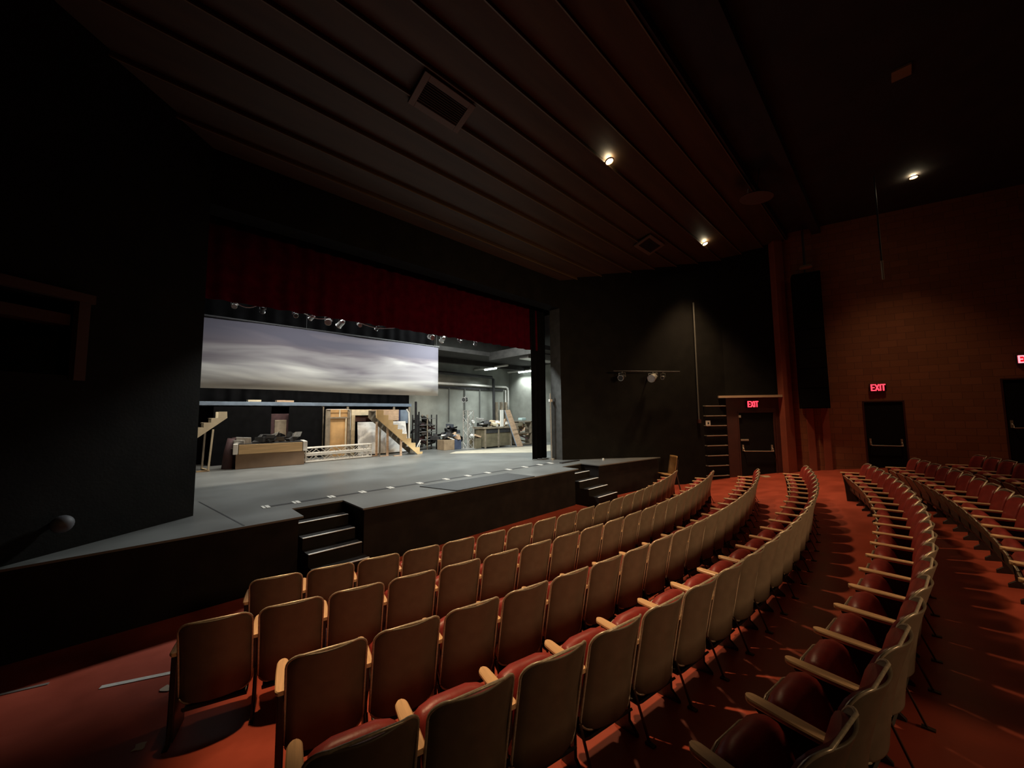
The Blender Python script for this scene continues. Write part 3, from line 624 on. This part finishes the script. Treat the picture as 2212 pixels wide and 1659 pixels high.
b = MB(); b.obox((0, 0, 0), bd * .085, bn * .01, (0, 0, .085)); b.obj('plate', whitep, t, bevel=.004); b = MB(); b.obox(bn * .018, bd * .025, bn * .01, (0, 0, .03)); b.obj('switch', darkst, t)
t = thing('boom_arm', 'horizontal dark pipe of lamps high on the black wall right of the stage', 'pipe', bw0 + bd * 3.0 + bn * .3 + Vector((0, 0, 3.62)))
b = MB(); b.tube([-bd * 1.4, bd * .9], .022, 8); b.tube([-bn * .3, Vector((0, 0, 0))], .02, 8); b.obj('pipe', darkst, t)
for i, s_ in enumerate((2.95, 3.3, 1.9)):
    par_can(('pale tubular lamp pointing at the stage from the black right wall', 'small lamp beside the pale tubular one on the black right wall', 'dark lamp nearest the stage on the black right wall')[i], bw0 + bd * s_ + bn * .3 + Vector((0, 0, 3.60)), (-.75, -.1, -.25), (.17, .08, .13)[i], (greyst, darkst, darkst)[i], 'lamps on the black right wall', .16)
b = MB(); b.cyl((9.95, 6.3, .911), (9.95, 6.3, .96), .03, 10); tag(b.obj('small_cap', whitep), 'tiny pale object on the stage edge at far right', 'cap')
# tall dark speaker column
sc = rp + rd * .72 + rn * .28
t = thing('speaker_column', 'tall black loudspeaker column hanging in front of the red wall', 'loudspeaker', sc + Vector((0, 0, 2.4)))
b = MB()
b.obox((0, 0, 2.17), rd * .36, rn * .2, (0, 0, 2.17))
b.obj('cabinet', mat('matt_black_speaker', (.004, .0038, .0035), .9, noise=.2, scale=20, spec=.1), t, bevel=.012)
for i in range(7): b = MB(); b.obox(rn * .206 + Vector((0, 0, .31 + .62 * i)), rd * .33, rn * .004, (0, 0, .28)); b.obj('grille', mat('black_grille', (.005, .0045, .004), .95, spec=.1), t)
b = MB(); b.cyl((0, 0, 4.3), (0, 0, 5.8), .02, 8); b.obj('hanging_rod', darkst, t)
t = thing('oval_lamp', 'dim oval fixture at the top of the black loudspeaker column', 'lamp', sc + rn * .25 + Vector((0, 0, 6.9)))
b = MB(); b.tube([(0, 0, -.03), (0, 0, .03)], [.17, .15], 20); b.obj('dish', trimr, t); b = MB(); b.cyl((0, 0, .03), (0, 0, 1.4), .012, 6); b.obj('stem', darkst, t)
# trim / brown niche edges on left wall
lw0 = Vector((-3.6, 4.2, 0)); lwd = (Vector((.56, 7.2, 0)) - lw0).normalized(); lwn = Vector((lwd.y, -lwd.x, 0))
b = MB(); b.obox(lw0 + lwd * 2.3 + lwn * .03 + Vector((0, 0, 3.68)), lwd * 1.5, lwn * .05, (0, 0, .05)); b.obox(lw0 + lwd * 3.72 + lwn * .02 + Vector((0, 0, 3.2)), lwd * .05, lwn * .04, (0, 0, .45))
struct('trim_left_niche', b, mat('brown_niche_trim', (.05, .02, .01), .7))
struct('trim_left_niche_shelf', MB().obox(lw0 + lwd * 2.3 - lwn * .12 + Vector((0, 0, 3.42)), lwd * 1.35, lwn * .10, (0, 0, .06)), mat('brown_niche_trim', (.05, .02, .01), .7))
t = thing('ball_lamp', 'dim pale ball fixture low on the dark wall at the far left', 'lamp', lw0 + lwd * 3.64 + lwn * .12 + Vector((0, 0, 1.22)))
b = MB(); bmesh.ops.create_uvsphere(b.bm, u_segments=14, v_segments=10, radius=.09); b.obj('globe', mat('frosted_glass', (.07, .07, .08), .6), t, smooth=True); b = MB(); b.tube([-lwn * .12, -lwn * .06], .03, 8); b.obj('bracket', darkst, t)
# near post bottom left
t = thing('rail_post', 'brown rounded end post cut off by the left edge of the photo', 'post', (-.66, 3.3, .02))
b = MB(); b.tube([(0, 0, 0), (0, 0, 1.38), (0, 0, 1.47), (0, 0, 1.51)], [.105, .105, .08, .02], 16); b.obj('post', mat('brown_varnish', (.13, .06, .02), .5), t, smooth=True); b = MB(); b.bar((-.05, 0, 1.3), (-2.9, .2, 1.3), .06, .09); b.obj('rail', mat('brown_varnish', (.13, .06, .02), .5), t)

# ------------------------------------------------------------------ ceiling things
for i, p in enumerate(DOWN):
    t = thing('downlight', ('glowing round downlight in the ceiling boards, left of the three', 'glowing round downlight in the ceiling boards, middle of the three', 'glowing downlight on the dark ceiling at the far right')[i], 'downlight', p, 0, 'ceiling downlights')
    if i < 2: t.rotation_euler = (math.atan(-.33), 0, 0)
    b = MB(); b.tube([(.085 * math.cos(a), .085 * math.sin(a), 0) for a in [q * math.pi / 12 for q in range(24)]], .016, 6, closed=True); b.obj('trim_ring', trimr, t)
    b = MB(); b.cyl((0, 0, -.002), (0, 0, .03), .062, 20); b.obj('bulb', bulb, t, label='glowing warm bulb')
def vent(label, x, y, w_, l_):
    t = thing('ceiling_vent', label, 'ceiling vent', (x, y, cz(y) - .05), 0, 'square vents in the ceiling boards'); t.rotation_euler = (math.atan(-.33), 0, 0)
    b = MB()
    for s_ in (-1, 1): b.box(s_ * w_ - .05, s_ * w_ + .05, -l_ - .05, l_ + .05, -.02, .02); b.box(-w_ + .05, w_ - .05, s_ * l_ - .05, s_ * l_ + .05, -.02, .02)
    b.obj('frame', mat('pale_vent_metal', (.11, .07, .05), .5), t, bevel=.004)
    for i in range(9): b = MB(); yy = -l_ + .08 + (2 * l_ - .16) * i / 8; b.obox((0, yy, .0), (w_ - .05, 0, 0), (0, .014, .012), (0, -.002, .003)); b.obj('slat', rib, t)
    b = MB(); b.box(-w_ + .05, w_ - .05, -l_ + .05, l_ - .05, .03, .04); b.obj('backing', ceilb, t)
vent('large slatted air vent in the ceiling boards above the stage front', 3.15, 4.75, .42, .22)
vent('small slatted air vent in the ceiling boards near the middle downlight', 10.4, 4.8, .42, .22)
t = thing('round_speaker_disc', 'flat round brown disc hanging under the rear edge of the ceiling boards', 'ceiling disc', (10.6, 2.12, 7.6)); t.rotation_euler = (math.radians(8), 0, 0)
b = MB(); b.tube([(0, 0, 0), (0, 0, .03)], [.36, .34], 32); b.obj('disc', mat('brown_disc_paint', (.09, .05, .035), .5), t)
b = MB(); b.cyl((0, 0, .03), (0, 0, .8), .012, 6); b.obj('rod', darkst, t); b = MB(); b.cyl((-.33, .1, .02), (-.33, .1, .12), .02, 8); b.obj('clip', greyst, t)
b = MB(); b.box(9.2, 9.5, -.55, -.3, 8.29, 8.335); tag(b.obj('ceiling_plate', mat('brown_plate', (.22, .13, .06), .6), bevel=.005), 'small brown plate on the dark rear ceiling', 'ceiling plate')
t = thing('hanging_microphone', 'thin vertical rod with lit tip hanging from the dark ceiling at right', 'hanging rod', (13.2, .05, 5.9))
b = MB(); b.cyl((0, 0, .2), (0, 0, 2.45), .018, 8); b.obj('rod', darkst, t); b = MB(); b.cyl((0, 0, -.28), (0, 0, .2), .028, 10); b.obj('tip', chrome, t)

# ------------------------------------------------------------------ theatre chair (faces +Y, top rear centre at y=0)
W = .218; HT, HB = .80, .20
def shell_pt(u, v, off=0.0):
    """u -1..1 across, v 0 bottom .. 1 top; off moves it forward"""
    z = HB + (HT - HB) * v; y = .125 * (1 - v) + .02 * math.sin(math.pi * v) + .075 * u * u - .035 + off
    return Vector((u * W, y, z))
def corner(u, v, r=.16):
    """squeeze the square into a rounded rectangle"""
    return u, v
def outline(ku, rt=.085, rb=.06, n=6, ins=0.0):
    """rounded outline in (x,z): list of points, inset by ins"""
    w_, t_, b_ = W - ins, HT - ins, HB + ins; P = []
    for cx, czz, r, a0 in ((w_ - rt, t_ - rt, rt, 0), (-w_ + rt, t_ - rt, rt, 90), (-w_ + rb, b_ + rb, rb, 180), (w_ - rb, b_ + rb, rb, 270)):
        for i in range(n + 1):
            a = math.radians(a0 + 90 * i / n); P.append((cx + r * math.cos(a), czz + r * math.sin(a)))
    return P
def yz(x, z, off=0.0):
    v = (z - HB) / (HT - HB); u = x / W
    return (x, .125 * (1 - v) + .02 * math.sin(math.pi * v) + .07 * u * u - .033 + off, z)
def shell_mesh(mb, ins, off, thick, r, nz=10, nx=8):
    """a curved sheet with rounded corners between off and off+thick"""
    w_ = W - ins; t_, b_ = HT - ins, HB + ins
    rt, rb = r
    fr, bk = [], []
    zs = [b_ + (t_ - b_) * i / nz for i in range(nz + 1)]
    zs = sorted(set([b_, b_ + rb * .13, b_ + rb * .5, b_ + rb] + [b_ + rb + (t_ - rt - b_ - rb) * i / 6 for i in range(1, 6)] + [t_ - rt, t_ - rt * .5, t_ - rt * .13, t_]))
    for z in zs:
        h = w_
        if z > t_ - rt: q = (z - (t_ - rt)) / rt; h = w_ - rt + rt * math.sqrt(max(0, 1 - q * q))
        if z < b_ + rb: q = ((b_ + rb) - z) / rb; h = w_ - rb + rb * math.sqrt(max(0, 1 - q * q))
        fr.append([yz(h * (-1 + 2 * i / nx), z, off + thick) for i in range(nx + 1)]); bk.append([yz(h * (-1 + 2 * i / nx), z, off) for i in range(nx + 1)])
    bm = mb.bm; A = [[bm.verts.new(p) for p in rr] for rr in fr]; B = [[bm.verts.new(p) for p in rr] for rr in bk]
    R, Q = len(A), nx + 1
    for i in range(R - 1):
        for j in range(Q - 1):
            bm.faces.new((A[i][j], A[i][j + 1], A[i + 1][j + 1], A[i + 1][j])); bm.faces.new((B[i][j], B[i + 1][j], B[i + 1][j + 1], B[i][j + 1]))
        bm.faces.new((A[i][0], A[i + 1][0], B[i + 1][0], B[i][0])); bm.faces.new((A[i][-1], B[i][-1], B[i + 1][-1], A[i + 1][-1]))
    for j in range(Q - 1):
        bm.faces.new((A[0][j], B[0][j], B[0][j + 1], A[0][j + 1])); bm.faces.new((A[-1][j], A[-1][j + 1], B[-1][j + 1], B[-1][j]))
    return mb
def chair_meshes(sh_m, pad_m, pan_m):
    M = {}
    M['back_shell'] = shell_mesh(MB(), 0, 0, .010, (.085, .06)).mesh('back_shell', sh_m, smooth=True)
    M['back_pad'] = shell_mesh(MB(), .022, .0105, .032, (.08, .055)).mesh('back_pad', pad_m, smooth=True)
    P = outline(1); b = MB(); b.tube([Vector(yz(x, z, .004)) for x, z in P], .0075, 6, closed=True); M['edge_rim'] = b.mesh('edge_rim', rimm, smooth=True)
    return M
CM = chair_meshes(olive, vinyl, olive)
# folded seat: hinge (y .19, z .32), rises forward at 62 degrees
th = math.radians(66); HY, HZ = .285, .255
def sp(a, t): # a along seat from hinge to front edge, t thickness toward the back
    return (HY + a * math.cos(th) - t * math.sin(th), HZ + a * math.sin(th) + t * math.cos(th))
def seat_block(mb, a0, a1, t0, t1, w0, w1, rnd=True, seg=5):
    prof = []
    r = (t1 - t0) / 2 if rnd else 0
    pts = [(a0, t0), (a1 - r, t0)] + [(a1 - r + r * math.sin(math.pi * i / seg), t0 + r - r * math.cos(math.pi * i / seg)) for i in range(1, seg)] + [(a1 - r, t1), (a0, t1)] if rnd else [(a0, t0), (a1, t0), (a1, t1), (a0, t1)]
    L_ = [(-w0, *sp(a, t)) for a, t in pts]; n = len(pts)
    # taper: the front edge is narrower and rounded in plan
    cols = [-1, -.86, -.5, 0, .5, .86, 1]; rings = []
    for c in cols:
        cut = .035 * max(0, (abs(c) - .5) / .5) ** 2
        rings.append([mb.bm.verts.new((c * (w0 + (w1 - w0) * (a / a1)), *sp(a - cut * (a / a1), t))) for a, t in pts])
    for i in range(len(cols) - 1):
        for k_ in range(n): mb.bm.faces.new((rings[i][k_], rings[i][(k_ + 1) % n], rings[i + 1][(k_ + 1) % n], rings[i + 1][k_]))
    mb.bm.faces.new(rings[0][::-1]); mb.bm.faces.new(rings[-1]); return mb
CM['seat_pan'] = seat_block(MB(), -.08, .300, -.008, .008, .185, .195, rnd=False).mesh('seat_pan', olive)
CM['seat_cushion'] = seat_block(MB(), -.06, .335, .009, .13, .18, .19).mesh('seat_cushion', vinyl, smooth=True)
b = MB(); b.tube([(x, *sp(a, -.004)) for x, a in ((-.19, .0), (-.196, .22), (-.18, .28), (-.10, .300), (.10, .300), (.18, .28), (.196, .22), (.19, .0))], .006, 6); CM['seat_rim'] = b.mesh('seat_rim', rimm, smooth=True)
# armrest
b = MB(); n_ = 8
prof = [(.318, .31), (.312, .22), (.28, .155), (.22, .125), (.16, .13), (.115, .17), (.125, .18), (.165, .142), (.22, .137), (.272, .165), (.302, .225), (.308, .31)]
b.prism([(-.19, y, z) for y, z in prof], (.38, 0, 0)); CM['seat_base'] = b.mesh('seat_base', mat('dark_seat_pan', (.05, .04, .032), .45, noise=.15), smooth=False)
def arm_mesh():
    b = MB(); n = 14; top = []; pts = []
    for k_ in (0, .02, .06, .12, .3, .5, .7, .84, .91, .95, .975, .992, 1):
        w_ = .030 + .005 * math.sin(math.pi * k_)
        if k_ > .91: w_ *= math.sqrt(max(.10, 1 - ((k_ - .91) / .09) ** 2))
        if k_ < .06: w_ *= math.sqrt(max(.25, 1 - ((.06 - k_) / .06) ** 2))
        pts.append((.10 + .34 * k_, w_))
    for (z, s_) in ((.555, .85), (.562, 1), (.574, 1), (.580, .82)):
        top.append([(-w_ * s_, y, z) for y, w_ in pts] + [(w_ * s_, y, z) for y, w_ in pts[::-1]])
    V = [[b.bm.verts.new(p) for p in r_] for r_ in top]; m_ = len(V[0])
    for i in range(3):
        for j in range(m_): b.bm.faces.new((V[i][j], V[i][(j + 1) % m_], V[i + 1][(j + 1) % m_], V[i + 1][j]))
    b.bm.faces.new(V[0][::-1]); b.bm.faces.new(V[-1]); return b.mesh('armrest', armwood)
CM['armrest'] = arm_mesh()
b = MB()
b.prism([(-.011, .12, .555), (-.011, .40, .555), (-.011, .40, .535), (-.011, .30, .46), (-.011, .26, .28), (-.011, .25, .04), (-.011, .30, .0), (-.011, .30, -.04), (-.011, .12, -.02), (-.011, .12, .0), (-.011, .18, .05), (-.011, .18, .3), (-.011, .13, .40)], (.022, 0, 0))
CM['side_standard'] = b.mesh('side_standard', irond, bevel=.003, seg=1)
b = MB(); b.bar((0, .14, .26), (0, .03, -.01), .010, .014, up=(1, 0, 0)); b.box(-.015, .015, .0, .06, -.03, .008); CM['rear_leg'] = b.mesh('rear_leg', mat('worn_leg_metal', (.05, .03, .02), .4, metal=.3))
b = MB(); b.prism([(-.02, .11, .55), (-.02, .41, .55), (-.02, .38, .30), (-.02, .36, -.04), (-.02, .09, -.02)], (.04, 0, 0)); CM['end_panel'] = b.mesh('end_panel', irond, bevel=.008, seg=2)
PIT = .48
def put(root, key, x, lab=None):
    o = bpy.data.objects.new(key, CM[key]); C.objects.link(o); o.parent = root; o.location = (x, 0, 0)
    if lab: o['label'] = lab
    return o
def build_chair(left_end=False, right_end=False):
    r = thing('theatre_chair', 'chair', 'theatre chair')
    s = put(r, 'back_shell', 0, 'olive brown metal back'); put(s, 'edge_rim', 0, 'shiny metal rim with its highlight in the colour')
    put(r, 'back_pad', 0, 'red vinyl back pad')
    s = put(r, 'seat_cushion', 0, 'red vinyl seat folded up'); put(s, 'seat_pan', 0, 'olive metal seat underside'); put(s, 'seat_rim', 0, 'metal rim with its highlight in the colour')
    put(r, 'seat_base', 0, 'dark curved metal seat base')
    sides = [-PIT / 2] + ([PIT / 2] if right_end else [])
    for x in sides:
        k_ = 'end_panel' if (left_end and x < 0) or (right_end and x > 0) else 'side_standard'
        put(r, 'armrest', x, 'varnished wooden armrest'); put(r, k_, x); put(r, 'rear_leg', x)
    return r
protos = {'l': build_chair(True), 'm': build_chair(), 'r': build_chair(False, True)}
for p in protos.values(): pass
ORD = 'first second third fourth fifth sixth seventh eighth ninth tenth eleventh twelfth thirteenth fourteenth fifteenth sixteenth seventeenth eighteenth nineteenth twentieth twenty-first twenty-second twenty-third'.split()
ROWN = ['front row nearest the stage', 'second row from the stage', 'third row from the stage', 'fourth row from the stage', 'fifth row from the stage', 'sixth row from the stage', 'rearmost visible row']
ROWS = [ # r, first angle, count, counted from the left?
    (17.4, -15.77, 20, True), (18.27, -16.78, 21, True), (19.2, -14.66, 21, True), (20.12, -14.46, 22, True),
    (21.15, 14.15, 21, False), (22.0, 15.35, 17, False), (22.95, 15.6, 6, False)]
ZT = [0, .09, .17, .29, .40, .51, .61]
used = set()
for ri, (r, a0, n, fromleft) in enumerate(ROWS):
    pitch = math.degrees(PIT / r)
    for i in range(n):
        a = a0 + pitch * i if fromleft else a0 - pitch * i
        x, y = pol(r, a); rz = math.radians(a)
        lend = fromleft and i == 0; rend = (fromleft and i == n - 1) or (not fromleft and i == 0)
        key = 'l' if lend else ('r' if rend else 'm')
        lab = 'folded tip-up theatre chair, %s from the %s end of the %s' % (ORD[i], 'left' if fromleft else 'right', ROWN[ri])
        if key in used: o = dup(protos[key], (x, y, ZT[ri]), rz, lab)
        else: o = protos[key]; used.add(key); o.location = (x, y, ZT[ri]); o.rotation_euler = (0, 0, rz); o['label'] = lab
        o['group'] = 'theatre chairs of the ' + ROWN[ri]
# worn wooden chair at the right end of the front row
t = thing('wooden_chair', 'worn bare plywood chair turned sideways at the right end of the front row', 'chair', (11.62, 4.95, 0), math.radians(52))
b = MB(); n = 8; rws = [[(x, -.02 + .05 * (x / .2) ** 2 - .10 * v, .45 + .55 * v) for x in [-.2 + .4 * i / n for i in range(n + 1)]] for v in (0, .3, .6, .9, 1)]
b.grid(rws); o = b.obj('backrest', tanw, t, smooth=True); o.modifiers.new('ply', 'SOLIDIFY').thickness = .02
b = MB(); b.hexa([(-.2, -.05, .40), (.2, -.05, .40), (.2, .36, .45), (-.2, .36, .45), (-.2, -.05, .43), (.2, -.05, .43), (.2, .36, .48), (-.2, .36, .48)]); b.obj('seat', tanw, t, bevel=.01)
for x in (-.19, .19):
    b = MB(); b.bar((x, -.14, 0), (x, -.03, .5), .03, .03); b.bar((x, -.04, .5), (x, -.10, .9), .025, .025); b.obj('rear_leg', irond, t)
    b = MB(); b.bar((x, .36, 0), (x, .26, .42), .03, .03); b.obj('front_leg', irond, t)
b = MB(); b.prism([(14.25, 3.25, 0), (14.75, 2.62, 0), (14.5, 2.42, 0), (14.0, 3.05, 0)], (0, 0, .27))
tag(b.obj('beige_box', beige, bevel=.01), 'low beige box on the floor in front of the right front exit door', 'box')

# ------------------------------------------------------------------ floor tape and paint marks
def strip(p, q, w_, name, label, cat, h=.004, m=tape, group=None):
    P = Vector((*p, floor_z(*p) + .003)); Q = Vector((*q, floor_z(*q) + .003)); b = MB(); b.bar(P, Q, w_, h); return tag(b.obj(name, m), label, cat, group)
strip((-.17, 4.98), (.30, 4.78), .045, 'floor_tape', 'pale tape strip on the red floor left of the second row', 'tape')
strip((-.95, 5.52), (-.5, 5.38), .03, 'floor_tape', 'faint tape strip on the dark floor at the far left', 'tape', m=mat('dim_tape', (.2, .16, .14), .7))
def blot(x, y, r, label, sd, n=9):
    rnd = random.Random(sd); z = floor_z(x, y) + .006; b = MB(); b.prism([(x + r * rnd.uniform(.5, 1.2) * math.cos(2 * math.pi * i / n), y + r * rnd.uniform(.5, 1.2) * math.sin(2 * math.pi * i / n), z) for i in range(n)], (0, 0, .002))
    tag(b.obj('paint_mark', mat('worn_paint_spot', (.6, .5, .4), .6)), label, 'floor mark', 'worn pale marks on the red floor')
blot(.08, 3.78, .045, 'star-shaped pale mark on the red floor by the first chair of the second row', 1)
blot(.24, 4.55, .05, 'torn pale mark beside the tape strip on the red floor', 2)
blot(-.05, 3.6, .018, 'tiny pale fleck on the red floor at far left', 3)
blot(.60, 2.86, .04, 'pale worn patch on the red floor at the foot of the third row', 4)
blot(.50, 2.9, .02, 'smaller pale fleck beside the worn patch near the third row', 5)
